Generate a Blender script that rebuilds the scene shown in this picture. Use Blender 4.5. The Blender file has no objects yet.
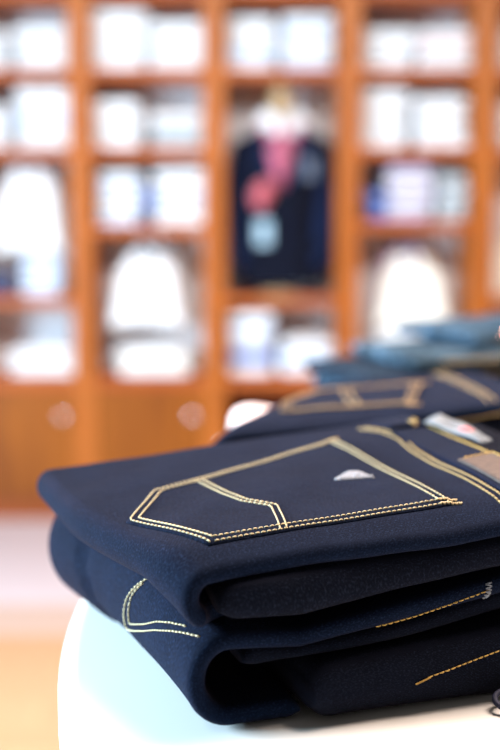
import bpy, bmesh, math, random
import numpy as np
from mathutils import Vector, Matrix
from mathutils.bvhtree import BVHTree

random.seed(7)
C = bpy.context.scene.collection
PI = math.pi

# ------------------------------------------------------------------ camera
CAM_H = 1.20
cam_d = bpy.data.cameras.new('camera')
cam = bpy.data.objects.new('camera', cam_d); C.objects.link(cam)
cam.location = (0, 0, CAM_H)
cam.rotation_euler = (math.radians(90 - 7.0), 0, 0)
cam_d.sensor_fit = 'VERTICAL'; cam_d.sensor_height = 36; cam_d.sensor_width = 24
cam_d.lens = 50.4
cam_d.clip_start = 0.02
cam_d.dof.use_dof = True
cam_d.dof.focus_distance = 0.645
cam_d.dof.aperture_fstop = 2.55
bpy.context.scene.camera = cam

# ------------------------------------------------------------------ world, lights, exposure
vs = bpy.context.scene.view_settings
vs.view_transform = 'Standard'; vs.look = 'None'; vs.gamma = 1.0; vs.use_curve_mapping = False
vs.exposure = 0.0
w = bpy.data.worlds.new('shop_ambience'); bpy.context.scene.world = w
w.use_nodes = True
bg = w.node_tree.nodes['Background']
bg.inputs[0].default_value = (1.0, 0.92, 0.86, 1); bg.inputs[1].default_value = 0.11

def area(name, loc, target, sx, sy, power, col):
    l = bpy.data.lights.new(name, 'AREA'); l.shape = 'RECTANGLE'; l.size = sx; l.size_y = sy
    l.energy = power; l.color = col
    o = bpy.data.objects.new(name, l); C.objects.link(o); o.location = loc
    d = Vector(target) - Vector(loc); o.rotation_euler = d.to_track_quat('-Z', 'Y').to_euler()
    return o
# daylight through the shop window on the left, ceiling lighting along the shelves and over the table
area('window_daylight', (-3.2, 1.2, 1.35), (0, 0.8, 0.95), 2.2, 1.5, 590, (0.57, 0.82, 1.0))
area('ceiling_light_shelves', (0.0, 1.6, 2.85), (0.0, 4.6, 1.2), 4.0, 0.5, 110, (1.0, 0.97, 0.94))
area('ceiling_light_table', (0.6, 1.3, 2.9), (0.5, 0.9, 0.9), 1.6, 0.8, 185, (1.0, 0.80, 0.68))

# ------------------------------------------------------------------ materials
def mat(name):
    m = bpy.data.materials.new(name); m.use_nodes = True
    return m, m.node_tree.nodes, m.node_tree.links, m.node_tree.nodes['Principled BSDF']

def plain(name, col, rough=0.6, metal=0.0, var=0.06, scale=30, sheen=0.0, bump=0.0):
    m, n, l, b = mat(name)
    tc = n.new('ShaderNodeTexCoord'); nz = n.new('ShaderNodeTexNoise'); nz.inputs['Scale'].default_value = scale
    nz.inputs['Detail'].default_value = 4
    l.new(tc.outputs['Object'], nz.inputs['Vector'])
    r = n.new('ShaderNodeValToRGB')
    r.color_ramp.elements[0].position = .3; r.color_ramp.elements[1].position = .7
    r.color_ramp.elements[0].color = tuple(c * (1 - var) for c in col) + (1,)
    r.color_ramp.elements[1].color = tuple(min(1, c * (1 + var)) for c in col) + (1,)
    l.new(nz.outputs['Fac'], r.inputs[0]); l.new(r.outputs[0], b.inputs['Base Color'])
    b.inputs['Roughness'].default_value = rough; b.inputs['Metallic'].default_value = metal
    if sheen: b.inputs['Sheen Weight'].default_value = sheen; b.inputs['Sheen Roughness'].default_value = .5
    if bump:
        bp = n.new('ShaderNodeBump'); bp.inputs['Strength'].default_value = bump; bp.inputs['Distance'].default_value = .002
        l.new(nz.outputs['Fac'], bp.inputs['Height']); l.new(bp.outputs[0], b.inputs['Normal'])
    return m

def wood(name, dark, light, axis='Z', scale=1.0, rough=0.35, coat=0.2):
    m, n, l, b = mat(name)
    tc = n.new('ShaderNodeTexCoord'); mp = n.new('ShaderNodeMapping')
    s = [9, 9, 9]; s['XYZ'.index(axis)] = 0.9
    mp.inputs['Scale'].default_value = [q * scale for q in s]
    l.new(tc.outputs['Object'], mp.inputs['Vector'])
    nz = n.new('ShaderNodeTexNoise'); nz.inputs['Scale'].default_value = 1.6; nz.inputs['Detail'].default_value = 7
    nz.inputs['Distortion'].default_value = .6
    l.new(mp.outputs[0], nz.inputs['Vector'])
    r = n.new('ShaderNodeValToRGB'); r.color_ramp.elements[0].position = .32; r.color_ramp.elements[1].position = .68
    r.color_ramp.elements[0].color = dark + (1,); r.color_ramp.elements[1].color = light + (1,)
    l.new(nz.outputs['Fac'], r.inputs[0]); l.new(r.outputs[0], b.inputs['Base Color'])
    b.inputs['Roughness'].default_value = rough; b.inputs['Coat Weight'].default_value = coat
    b.inputs['Coat Roughness'].default_value = .2; b.inputs['Specular IOR Level'].default_value = .25
    return m

def denim(name, deep, mid, speck, grain=1.0, sheen=.35, sheen_tint=(.55, .55, .75), streak=0.0):
    m, n, l, b = mat(name)
    uv = n.new('ShaderNodeUVMap'); tc = n.new('ShaderNodeTexCoord')
    # yarn grain: short slubs along the warp
    mp = n.new('ShaderNodeMapping'); mp.inputs['Scale'].default_value = (620 * grain, 1000 * grain, 1)
    l.new(uv.outputs[0], mp.inputs['Vector'])
    g = n.new('ShaderNodeTexNoise'); g.inputs['Scale'].default_value = 1.0; g.inputs['Detail'].default_value = 2
    l.new(mp.outputs[0], g.inputs['Vector'])
    # twill diagonal
    wv = n.new('ShaderNodeTexWave'); wv.wave_type = 'BANDS'; wv.bands_direction = 'DIAGONAL'
    wv.inputs['Scale'].default_value = 330 * grain; wv.inputs['Distortion'].default_value = 5; wv.inputs['Detail'].default_value = 2; wv.inputs['Detail Scale'].default_value = 2.5
    l.new(uv.outputs[0], wv.inputs['Vector'])
    big = n.new('ShaderNodeTexNoise'); big.inputs['Scale'].default_value = 26; big.inputs['Detail'].default_value = 5
    l.new(tc.outputs['Object'], big.inputs['Vector'])
    r1 = n.new('ShaderNodeValToRGB'); r1.color_ramp.elements[0].position = .3; r1.color_ramp.elements[1].position = .75
    r1.color_ramp.elements[0].color = deep + (1,); r1.color_ramp.elements[1].color = mid + (1,)
    l.new(big.outputs['Fac'], r1.inputs[0])
    r2 = n.new('ShaderNodeValToRGB'); r2.color_ramp.elements[0].position = .50; r2.color_ramp.elements[1].position = .76
    l.new(g.outputs['Fac'], r2.inputs[0])
    mx = n.new('ShaderNodeMix'); mx.data_type = 'RGBA'
    l.new(r2.outputs[0], mx.inputs['Factor']); l.new(r1.outputs[0], mx.inputs['A']); mx.inputs['B'].default_value = speck + (1,)
    mul = n.new('ShaderNodeMix'); mul.data_type = 'RGBA'; mul.blend_type = 'MULTIPLY'; mul.inputs['Factor'].default_value = .28
    l.new(mx.outputs['Result'], mul.inputs['A']); l.new(wv.outputs['Color'], mul.inputs['B'])
    out = mul.outputs['Result']
    if streak:
        mp2 = n.new('ShaderNodeMapping'); mp2.inputs['Scale'].default_value = (7, 55, 55)
        l.new(tc.outputs['Object'], mp2.inputs['Vector'])
        s = n.new('ShaderNodeTexNoise'); s.inputs['Scale'].default_value = 1.0; s.inputs['Detail'].default_value = 3
        l.new(mp2.outputs[0], s.inputs['Vector'])
        r3 = n.new('ShaderNodeValToRGB'); r3.color_ramp.elements[0].position = .50; r3.color_ramp.elements[1].position = .66
        l.new(s.outputs['Fac'], r3.inputs[0])
        m3 = n.new('ShaderNodeMix'); m3.data_type = 'RGBA'
        l.new(r3.outputs[0], m3.inputs['Factor']); l.new(out, m3.inputs['A'])
        m3.inputs['B'].default_value = (streak * .65, streak * 1.15, streak * 1.7, 1)
        out = m3.outputs['Result']
    l.new(out, b.inputs['Base Color'])
    b.inputs['Roughness'].default_value = .85; b.inputs['Specular IOR Level'].default_value = .05
    b.inputs['Sheen Weight'].default_value = sheen; b.inputs['Sheen Roughness'].default_value = .45
    b.inputs['Sheen Tint'].default_value = sheen_tint + (1,)
    ad = n.new('ShaderNodeMath'); ad.operation = 'ADD'
    l.new(g.outputs['Fac'], ad.inputs[0]); l.new(wv.outputs['Fac'], ad.inputs[1])
    bp = n.new('ShaderNodeBump'); bp.inputs['Strength'].default_value = .35; bp.inputs['Distance'].default_value = .0006
    l.new(ad.outputs[0], bp.inputs['Height'])
    bp2 = n.new('ShaderNodeBump'); bp2.inputs['Strength'].default_value = .4; bp2.inputs['Distance'].default_value = .004
    l.new(big.outputs['Fac'], bp2.inputs['Height']); l.new(bp.outputs[0], bp2.inputs['Normal'])
    l.new(bp2.outputs[0], b.inputs['Normal'])
    return m

M = {}
M['denim'] = denim('raw_indigo_denim', (.0018, .0052, .0165), (.0032, .0084, .0250), (.015, .029, .070), sheen=.03, sheen_tint=(1.0, .58, .52))
M['denim_shaded'] = denim('shaded_indigo_denim', (.0024, .0038, .0090), (.0040, .0060, .0145), (.016, .022, .042), sheen=.02, sheen_tint=(1.0, .65, .58))  # same indigo cloth, darkened: shade of the inner and front folds in the colour
M['wash'] = denim('washed_denim', (.004, .013, .026), (.012, .030, .052), (.07, .13, .18), streak=.13, sheen=.05)
M['wash_dark'] = denim('dark_washed_denim', (.002, .006, .014), (.005, .013, .026), (.03, .06, .09), streak=.03, sheen=.05)
M['wash_grey'] = denim('grey_washed_denim', (.007, .016, .026), (.020, .036, .050), (.08, .13, .16), streak=.12, sheen=.05)
M['thread'] = plain('gold_thread', (.44, .30, .12), .55, var=.15, scale=400)
M['thread_tan'] = plain('tan_thread', (.40, .25, .11), .55, var=.15, scale=400)
M['thread_cream'] = plain('cream_thread', (.60, .48, .27), .55, var=.12, scale=400)
M['thread_dim'] = plain('ochre_thread', (.62, .38, .09), .55, var=.2, scale=400)
M['leather'] = plain('tan_leather', (.060, .036, .028), .6, var=.25, scale=220, bump=.3)
M['label'] = plain('label_satin', (.17, .20, .23), .4, var=.1, scale=160)
M['label_print'] = plain('label_pink_print', (.45, .10, .12), .5)
M['wear'] = plain('bare_cotton', (.20, .22, .26), .9, var=.3, scale=500)
M['copper'] = plain('copper', (.90, .48, .40), .2, 1.0)
M['tabletop'] = plain('white_lacquer', (.88, .87, .84), .28, var=.01, scale=4)
M['chrome'] = plain('brushed_steel', (.72, .72, .72), .25, 1.0)
M['shelf_wood'] = wood('orange_cherry_upright', (.28, .068, .008), (.40, .110, .014), 'Z', 1.0, .45, .03)
M['board_wood'] = wood('orange_cherry_board', (.32, .066, .012), (.44, .105, .018), 'X', 1.0, .45, .05)
M['door_wood'] = wood('amber_cherry_door', (.15, .034, .0008), (.27, .072, .002), 'Z', .8, .5, .03)
M['plinth_wood'] = wood('plinth_cherry', (.20, .045, .010), (.28, .065, .014), 'X')
M['back'] = plain('grey_back_panel', (.74, .74, .78), .7, var=.03, scale=3)
M['wall'] = plain('warm_white_plaster', (.78, .74, .70), .85, var=.02, scale=6)
M['white'] = plain('white_cotton', (.78, .79, .82), .85, var=.03, scale=25, sheen=.2)
M['cream'] = plain('cream_cotton', (.86, .82, .74), .85, var=.03, scale=25, sheen=.2)
M['pale_blue'] = plain('pale_blue_cotton', (.60, .70, .86), .85, var=.05, scale=25, sheen=.2)
M['blue'] = plain('mid_blue_cotton', (.10, .17, .50), .85, var=.1, scale=25, sheen=.2)
M['navy'] = plain('navy_cotton', (.03, .045, .13), .85, var=.1, scale=25, sheen=.2)
M['lilac'] = plain('lilac_cotton', (.50, .44, .62), .85, var=.05, scale=25, sheen=.2)
M['grey'] = plain('pale_grey_cotton', (.48, .53, .57), .85, var=.05, scale=25, sheen=.2)
M['blush'] = plain('blush_cotton', (.86, .68, .68), .85, var=.04, scale=25, sheen=.2)
M['button'] = plain('pearl_button', (.75, .73, .70), .3)
M['suit'] = plain('navy_wool', (.006, .012, .040), .95, var=.2, scale=120)
M['suit'].node_tree.nodes['Principled BSDF'].inputs['Specular IOR Level'].default_value = .1
M['suit_dark'] = plain('black_wool', (.004, .005, .012), .95, var=.2, scale=120)
M['suit_dark'].node_tree.nodes['Principled BSDF'].inputs['Specular IOR Level'].default_value = .1
M['shirt_pink'] = plain('pink_cotton', (.50, .20, .27), .85, var=.05)
M['pink'] = plain('pink_silk', (.50, .10, .19), .5, var=.12, scale=50, sheen=.2)
M['coral'] = plain('coral_silk', (.52, .085, .12), .5, var=.12, scale=50, sheen=.2)
M['linen'] = plain('grey_linen', (.20, .17, .13), .9, var=.1, scale=200)
M['bust_wood'] = wood('pale_bust_wood', (.40, .26, .14), (.52, .36, .20), 'Z', 2)
M['card'] = plain('pale_blue_card', (.32, .48, .60), .6, var=.03)
M['cord'] = plain('navy_cord', (.010, .014, .045), .7, var=.2, scale=300)
M['acrylic'] = plain('frosted_acrylic', (.66, .64, .63), .35, var=.02)

def floor_mat():
    m, n, l, b = mat('shop_floor')
    tc = n.new('ShaderNodeTexCoord'); sp = n.new('ShaderNodeSeparateXYZ'); l.new(tc.outputs['Object'], sp.inputs[0])
    # plank boards, running along x
    br = n.new('ShaderNodeTexBrick'); br.inputs['Scale'].default_value = 1.0
    br.inputs['Brick Width'].default_value = 1.1; br.inputs['Row Height'].default_value = .14; br.inputs['Mortar Size'].default_value = .002
    br.inputs['Color1'].default_value = (.47, .235, .125, 1); br.inputs['Color2'].default_value = (.50, .255, .138, 1)
    br.inputs['Mortar'].default_value = (.60, .38, .2, 1)
    l.new(tc.outputs['Object'], br.inputs['Vector'])
    # paler tiled zone by the shelving: a bright light patch put into the colour
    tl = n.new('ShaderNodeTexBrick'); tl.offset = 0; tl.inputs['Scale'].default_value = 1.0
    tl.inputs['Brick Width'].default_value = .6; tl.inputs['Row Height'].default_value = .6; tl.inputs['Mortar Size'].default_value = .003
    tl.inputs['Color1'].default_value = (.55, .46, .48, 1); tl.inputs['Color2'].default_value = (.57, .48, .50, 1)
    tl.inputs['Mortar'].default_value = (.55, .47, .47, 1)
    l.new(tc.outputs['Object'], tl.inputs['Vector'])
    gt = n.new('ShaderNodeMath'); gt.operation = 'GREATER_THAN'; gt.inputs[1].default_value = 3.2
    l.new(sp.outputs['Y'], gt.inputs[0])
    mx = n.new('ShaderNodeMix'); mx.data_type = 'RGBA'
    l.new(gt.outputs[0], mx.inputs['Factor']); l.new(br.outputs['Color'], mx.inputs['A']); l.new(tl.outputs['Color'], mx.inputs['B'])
    # mid-tone band between the two, painting the soft edge of the light patch
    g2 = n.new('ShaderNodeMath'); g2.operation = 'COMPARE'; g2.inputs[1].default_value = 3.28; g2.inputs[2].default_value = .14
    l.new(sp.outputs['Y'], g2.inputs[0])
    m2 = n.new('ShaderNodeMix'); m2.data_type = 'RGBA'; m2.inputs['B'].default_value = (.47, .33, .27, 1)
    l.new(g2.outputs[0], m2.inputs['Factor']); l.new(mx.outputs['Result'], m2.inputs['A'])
    l.new(m2.outputs['Result'], b.inputs['Base Color']); b.inputs['Roughness'].default_value = .38
    return m
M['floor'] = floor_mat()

# ------------------------------------------------------------------ helpers
def thing(name, label, cat, loc=(0, 0, 0), rotz=0, group=None):
    o = bpy.data.objects.new(name, None); C.objects.link(o); o.empty_display_size = .05
    o.location = loc; o.rotation_euler = (0, 0, rotz)
    o['label'] = label; o['category'] = cat
    if group: o['group'] = group
    return o

def tag(o, label, cat, group=None):
    o['label'] = label; o['category'] = cat
    if group: o['group'] = group
    return o

def link(name, me, m, parent=None, smooth=True):
    if m is not None: me.materials.append(m)
    if smooth:
        for p in me.polygons: p.use_smooth = True
    o = bpy.data.objects.new(name, me); C.objects.link(o)
    if parent is not None: o.parent = parent
    return o

def from_bm(name, bm, m, parent=None, smooth=False, bevel=0.0, seg=2):
    if bevel:
        bmesh.ops.bevel(bm, geom=[e for e in bm.edges], offset=bevel, segments=seg, affect='EDGES', profile=.6, clamp_overlap=True)
    bmesh.ops.recalc_face_normals(bm, faces=bm.faces)
    me = bpy.data.meshes.new(name); bm.to_mesh(me); bm.free()
    return link(name, me, m, parent, smooth)

def bx(bm, x0, x1, y0, y1, z0, z1, mtx=None):
    vs_ = [bm.verts.new((x, y, z)) for x in (x0, x1) for y in (y0, y1) for z in (z0, z1)]
    for f in ((0, 1, 3, 2), (4, 6, 7, 5), (0, 4, 5, 1), (2, 3, 7, 6), (0, 2, 6, 4), (1, 5, 7, 3)):
        bm.faces.new([vs_[i] for i in f])
    if mtx is not None: bmesh.ops.transform(bm, matrix=mtx, verts=vs_)
    return vs_

def box(name, x0, x1, y0, y1, z0, z1, m, parent=None, bevel=.003):
    bm = bmesh.new(); bx(bm, x0, x1, y0, y1, z0, z1)
    return from_bm(name, bm, m, parent, bevel=bevel)

def lathe(name, prof, m, parent=None, n=64, loc=(0, 0, 0)):
    V, Fc = [], []
    for r, z in prof:
        for k in range(n):
            a = 2 * PI * k / n; V.append((loc[0] + r * math.cos(a), loc[1] + r * math.sin(a), loc[2] + z))
    for i in range(len(prof) - 1):
        for k in range(n):
            Fc.append((i * n + k, i * n + (k + 1) % n, (i + 1) * n + (k + 1) % n, (i + 1) * n + k))
    Fc.append(tuple(range(n))[::-1]); Fc.append(tuple((len(prof) - 1) * n + k for k in range(n)))
    me = bpy.data.meshes.new(name); me.from_pydata(V, [], Fc)
    return link(name, me, m, parent)

def tube_data(path, rad, n=10, V=None, Fc=None):
    V = [] if V is None else V; Fc = [] if Fc is None else Fc
    base = len(V); pts = [Vector(p) for p in path]; N = len(pts)
    rads = rad if isinstance(rad, (list, tuple)) else [rad] * N
    up = None
    for i, p in enumerate(pts):
        t = (pts[min(i + 1, N - 1)] - pts[max(i - 1, 0)]).normalized()
        if up is None: up = t.orthogonal().normalized()
        a = (up - t * up.dot(t)).normalized(); up = a; b = t.cross(a)
        for k in range(n):
            q = 2 * PI * k / n; V.append(tuple(p + (a * math.cos(q) + b * math.sin(q)) * rads[i]))
    for i in range(N - 1):
        for k in range(n):
            Fc.append((base + i * n + k, base + i * n + (k + 1) % n, base + (i + 1) * n + (k + 1) % n, base + (i + 1) * n + k))
    Fc.append(tuple(base + k for k in range(n))[::-1]); Fc.append(tuple(base + (N - 1) * n + k for k in range(n)))
    return V, Fc

def tube(name, path, rad, m, parent=None, n=10):
    V, Fc = tube_data(path, rad, n)
    me = bpy.data.meshes.new(name); me.from_pydata(V, [], Fc)
    return link(name, me, m, parent)

# ------------------------------------------------------------------ room shell
def struct(o):
    o['kind'] = 'structure'; return o
SY = 4.50                      # front plane of the shelving
WALL = SY + .40
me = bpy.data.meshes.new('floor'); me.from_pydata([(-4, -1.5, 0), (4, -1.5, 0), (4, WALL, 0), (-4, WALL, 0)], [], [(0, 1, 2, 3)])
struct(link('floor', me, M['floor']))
struct(box('wall_back', -4, 4, WALL + .002, WALL + .12, 0, 3.1, M['wall'], bevel=0))

# ------------------------------------------------------------------ shelving wall
PX = [-1.845, -1.280, -0.715, -0.153, 0.418, 0.990, 1.555, 2.120]
PW = .094
su = thing('shelving_unit', 'tall orange cherry wood shelving unit filling the back wall with open bays', 'shelving', (0, SY, 0))
for x in PX:
    box('upright', x - PW / 2, x + PW / 2, 0, .36, 0, 2.42, M['shelf_wood'], su, .004)
BOARDS = [  # per bay: board heights (top face)
    [2.26, 1.937, 1.61, 1.30, .985, .635],
    [2.26, 1.937, 1.61, .985, .635],
    [2.26, 1.937, 1.61, 1.285, .635],
    [2.26, 1.937, .985, .635],
    [2.26, 1.937, 1.612, 1.305, .635],
    [2.26, 1.937, 1.61, .985, .635],
    [2.26, 1.937, 1.61, 1.30, .985, .635]]
for i, hs in enumerate(BOARDS):
    x0, x1 = PX[i] + PW / 2 + .0005, PX[i + 1] - PW / 2 - .0005
    for z in hs:
        th = .046 if z == .635 else .038
        box('shelf_board', x0, x1, .004, .345, z - th, z, M['board_wood'], su, .002)
    box('back_panel', x0, x1, .346, .36, .60, 2.42, M['back'], su, 0)
box('top_rail', PX[0] - PW / 2, PX[-1] + PW / 2, -.012, .365, 2.4205, 2.50, M['board_wood'], su, .004)

# base cabinets under the counter; the third visible bay is an open cubby
WHICH = ['far left of the wall', 'under the left edge bay', 'under the second bay with the leaning white shirt', 'open', 'under the bay right of the jacket', 'under the right edge bay', 'far right of the wall']
for i in range(7):
    x0, x1 = PX[i] + PW / 2 + .001, PX[i + 1] - PW / 2 - .001
    if i == 3:
        cub = thing('open_cubby', 'open dark cubby below the jacket bay of the shelving', 'cubby', (0, SY, 0))
        box('cubby_floor', x0, x1, .01, .345, .10, .13, M['plinth_wood'], cub, .002)
        box('cubby_back', x0, x1, .335, .345, .1305, .585, M['plinth_wood'], cub, 0)
        box('cubby_shelf', x0, x1, .03, .33, .34, .362, M['plinth_wood'], cub, .002)
        box('plinth', x0, x1, .03, .345, .0, .0995, M['plinth_wood'], cub, .002)
        continue
    cb = thing('base_cabinet', 'amber wood base cabinet with a door, ' + WHICH[i], 'cabinet', (0, SY, 0), group='base cabinets below the shelves')
    box('cabinet_body', x0, x1, .025, .345, .10, .588, M['plinth_wood'], cb, 0)
    box('plinth', x0, x1, .03, .345, 0, .0995, M['plinth_wood'], cb, .002)
    dr = box('door', x0 + .003, x1 - .003, .003, .0245, .105, .584, M['door_wood'], cb, .003)
    kx = x1 - .045
    prof = [(.008, 0), (.007, .012), (.016, .018), (.019, .026), (.014, .033), (.004, .035)]
    kn = lathe('knob', prof, M['chrome'], dr, 20)
    kn.rotation_euler = (PI / 2, 0, 0); kn.location = (kx, .003, .47)

# ------------------------------------------------------------------ folded shirts
def folded_shirt_mesh(name, wd, dp, th, seed):
    """rounded folded shirt: two puffed plies, rolled front fold, slightly wavy edges; origin at base centre front"""
    rnd = random.Random(seed); ph = [rnd.uniform(0, 6.3) for _ in range(8)]
    nu, nv = 30, 22; V, Fc = [], []
    prof = []
    for k in range(nv):                                        # closed section in (y, z), superellipse with a pinch between plies
        a = 2 * PI * k / nv; c, s = math.cos(a), math.sin(a)
        y = math.copysign(abs(c) ** .35, c); z = math.copysign(abs(s) ** .75, s)
        prof.append((y, z))
    for i in range(nu + 1):
        t = -1 + 2 * i / nu
        sc = (1 - abs(t) ** 9) ** .5 if abs(t) < 1 else 0.0
        x = t * wd / 2
        for (y, z) in prof:
            zz = z * (0.25 + .75 * sc) * th / 2
            yy = y * dp / 2 * (0.94 + .06 * sc)
            pinch = 1 - .05 * math.exp(-(z / .18) ** 2)
            yy *= pinch
            zz *= 1 + .06 * math.sin(9 * t + ph[0]) * y + .05 * math.sin(5 * t + ph[1])
            yy += .005 * math.sin(6 * t + ph[2])
            xx = x + .004 * math.sin(3 * y + ph[3])
            V.append((xx, dp / 2 + yy, th / 2 + zz))
    for i in range(nu):
        for k in range(nv):
            Fc.append((i * nv + k, (i + 1) * nv + k, (i + 1) * nv + (k + 1) % nv, i * nv + (k + 1) % nv))
    Fc.append(tuple(range(nv))); Fc.append(tuple(nu * nv + k for k in range(nv))[::-1])
    me = bpy.data.meshes.new(name); me.from_pydata(V, [], Fc)
    for p in me.polygons: p.use_smooth = True
    return me

def collar_mesh(r=.062, h=.028):
    """a standing shirt collar with a turned-down leaf and two points"""
    bm = bmesh.new(); n = 28; rings = []
    for (rr, z) in ((r * .94, 0), (r * .90, h), (r * .98, h * 1.15), (r * 1.18, h * .25), (r * 1.16, h * .18), (r * .97, h * .9), (r, 0)):
        ring = []
        for k in range(n + 1):
            a = -PI / 2 + .22 + (2 * PI - .44) * k / n
            tip = max(0, abs(k / n - .5) * 2 - .8) / .2
            q = rr * (1 + (.35 * tip if rr > r * 1.1 else 0))
            ring.append(bm.verts.new((q * math.cos(a), q * math.sin(a) * .8, z)))
        rings.append(ring)
    for i in range(len(rings) - 1):
        for k in range(n):
            bm.faces.new((rings[i][k], rings[i][k + 1], rings[i + 1][k + 1], rings[i + 1][k]))
    for e in (0, n):
        bm.faces.new([rg[e] for rg in rings])
    bmesh.ops.recalc_face_normals(bm, faces=bm.faces)
    me = bpy.data.meshes.new('collar'); bm.to_mesh(me); bm.free()
    for p in me.polygons: p.use_smooth = True
    return me

SHIRT = [folded_shirt_mesh('folded_shirt_cloth', 1.0, .27, .05, s) for s in range(4)]
COLLAR = collar_mesh()
MESH_CACHE = {}
def tinted(base, m):
    k = (base.name, m.name)
    if k not in MESH_CACHE:
        c = base.copy(); c.materials.clear(); c.materials.append(m); MESH_CACHE[k] = c
    return MESH_CACHE[k]

ORD = {1: ['the only one'], 2: ['lowest', 'topmost'], 3: ['lowest', 'middle', 'topmost'],
       4: ['lowest', 'second lowest', 'second highest', 'topmost'],
       5: ['lowest', 'second lowest', 'middle', 'second highest', 'topmost'],
       6: ['lowest', 'second lowest', 'third lowest', 'third highest', 'second highest', 'topmost']}
CN = {'white': 'white', 'cream': 'cream', 'pale_blue': 'pale blue', 'blue': 'blue', 'navy': 'navy', 'lilac': 'lilac', 'grey': 'pale grey', 'blush': 'blush pink'}
def stack(xc, wd, z0, height, cols, where, y0=.045, group=None, dp=1.0):
    n = len(cols); th = height / n; z = z0 + .0006
    for k, cname in enumerate(cols):
        jx = random.uniform(-.006, .006); w_ = wd * random.uniform(.95, 1.03)
        o = bpy.data.objects.new('folded_shirt', tinted(SHIRT[random.randrange(4)], M[cname])); C.objects.link(o)
        o.location = (xc + jx, SY + y0 + random.uniform(0, .012), z)
        o.scale = (w_, dp, th / .05 * .93); z += th * .985
        tag(o, '%s folded shirt, %s of the %s' % (CN[cname], ORD[n][k], where), 'shirt', group or 'shirts folded on the shelves')
        if k == n - 1:
            c = bpy.data.objects.new('collar', tinted(COLLAR, M[cname])); C.objects.link(c); c.parent = o
            c.location = (0, .13, .047); c.scale = (1 / w_, 1, .45 / (th / .05))

W5 = ['white'] * 5; W4 = ['white'] * 4; W3 = ['white'] * 3
R1, R2, R3, R4, CT = 1.937, 1.611, 1.286, .985, .635
# bay left of the first upright
stack(-.875, .235, R1, .185, W4, 'stack left of the first upright, top shelf')
stack(-1.13, .21, R1, .17, W4, 'top shelf stack at the left photo edge')
stack(-.875, .24, R2, .265, ['white', 'white', 'pale_blue', 'white', 'white'], 'stack left of the first upright, second shelf')
stack(-1.125, .20, R2, .185, W4, 'second shelf stack at the left photo edge')
stack(-.90, .17, R4, .175, ['pale_blue'] * 4, 'pale stack beneath the left leaning shirt', dp=.6)
stack(-1.13, .19, R4, .095, ['navy', 'navy'], 'navy pair at the left photo edge', dp=.6)
stack(-.90, .29, CT, .125, W3, 'counter pile left of the first upright', dp=.6)
# second bay
stack(-.56, .255, R1, .255, W5, 'tall stack right of the first upright, top shelf')
stack(-.295, .255, R1, .21, W4, 'stack left of the second upright, top shelf')
stack(-.57, .215, R2, .21, W4, 'second shelf stack right of the first upright')
stack(-.30, .24, R2, .16, ['grey', 'grey', 'white'], 'greyish stack left of the second upright')
stack(-.56, .185, R3, .235, ['pale_blue', 'white', 'white', 'pale_blue', 'white'], 'blue and white stack above the leaning shirt')
stack(-.438, .055, R3, .15, ['navy', 'blue'], 'narrow dark pair between the stacks above the leaning shirt')
stack(-.29, .235, R3, .24, ['white', 'white', 'pale_blue', 'white', 'white'], 'white stack above the leaning shirt')
stack(-.425, .31, CT, .132, ['white', 'cream', 'white'], 'counter pile below the second bay leaning shirt', dp=.6)
# jacket bay
stack(.005, .215, R1, .225, ['white', 'pale_blue', 'white', 'white', 'white'], 'top shelf stack left above the jacket')
stack(.245, .225, R1, .235, ['pale_blue', 'white', 'white', 'pale_blue', 'white'], 'top shelf stack right above the jacket')
stack(.005, .20, CT, .285, ['white', 'blue', 'white', 'pale_blue', 'white'], 'tall stack under the navy jacket')
stack(.25, .24, CT, .165, ['white', 'pale_blue', 'white'], 'short stack under the navy jacket')
# bay right of the jacket
stack(.585, .225, R1, .175, W4, 'left stack right of the jacket, top shelf')
stack(.825, .235, R1, .175, ['white', 'white', 'blush', 'white'], 'right stack right of the jacket, top shelf')
stack(.575, .21, R2, .255, W5, 'left stack right of the jacket, second shelf')
stack(.82, .225, R2, .225, W4, 'right stack right of the jacket, second shelf')
stack(.69, .20, R3 + .02, .24, ['lilac', 'white', 'lilac', 'white', 'lilac'], 'lilac stack right of the jacket')
stack(.545, .085, R3 + .02, .13, ['blue', 'blue'], 'blue pair left of the lilac stack')
stack(.87, .12, R3 + .02, .20, ['grey'] * 4, 'narrow grey stack beside the lilac stack')
stack(.66, .22, CT, .20, ['white', 'lilac', 'white'], 'counter pile right of the jacket bay', dp=.6)
# bay at the right edge
stack(1.16, .22, R1, .175, W4, 'top shelf stack at the right photo edge')
stack(1.16, .22, R2, .20, W4, 'second shelf stack at the right photo edge')
stack(1.17, .22, CT, .16, W3, 'counter pile at the right photo edge')

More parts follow.
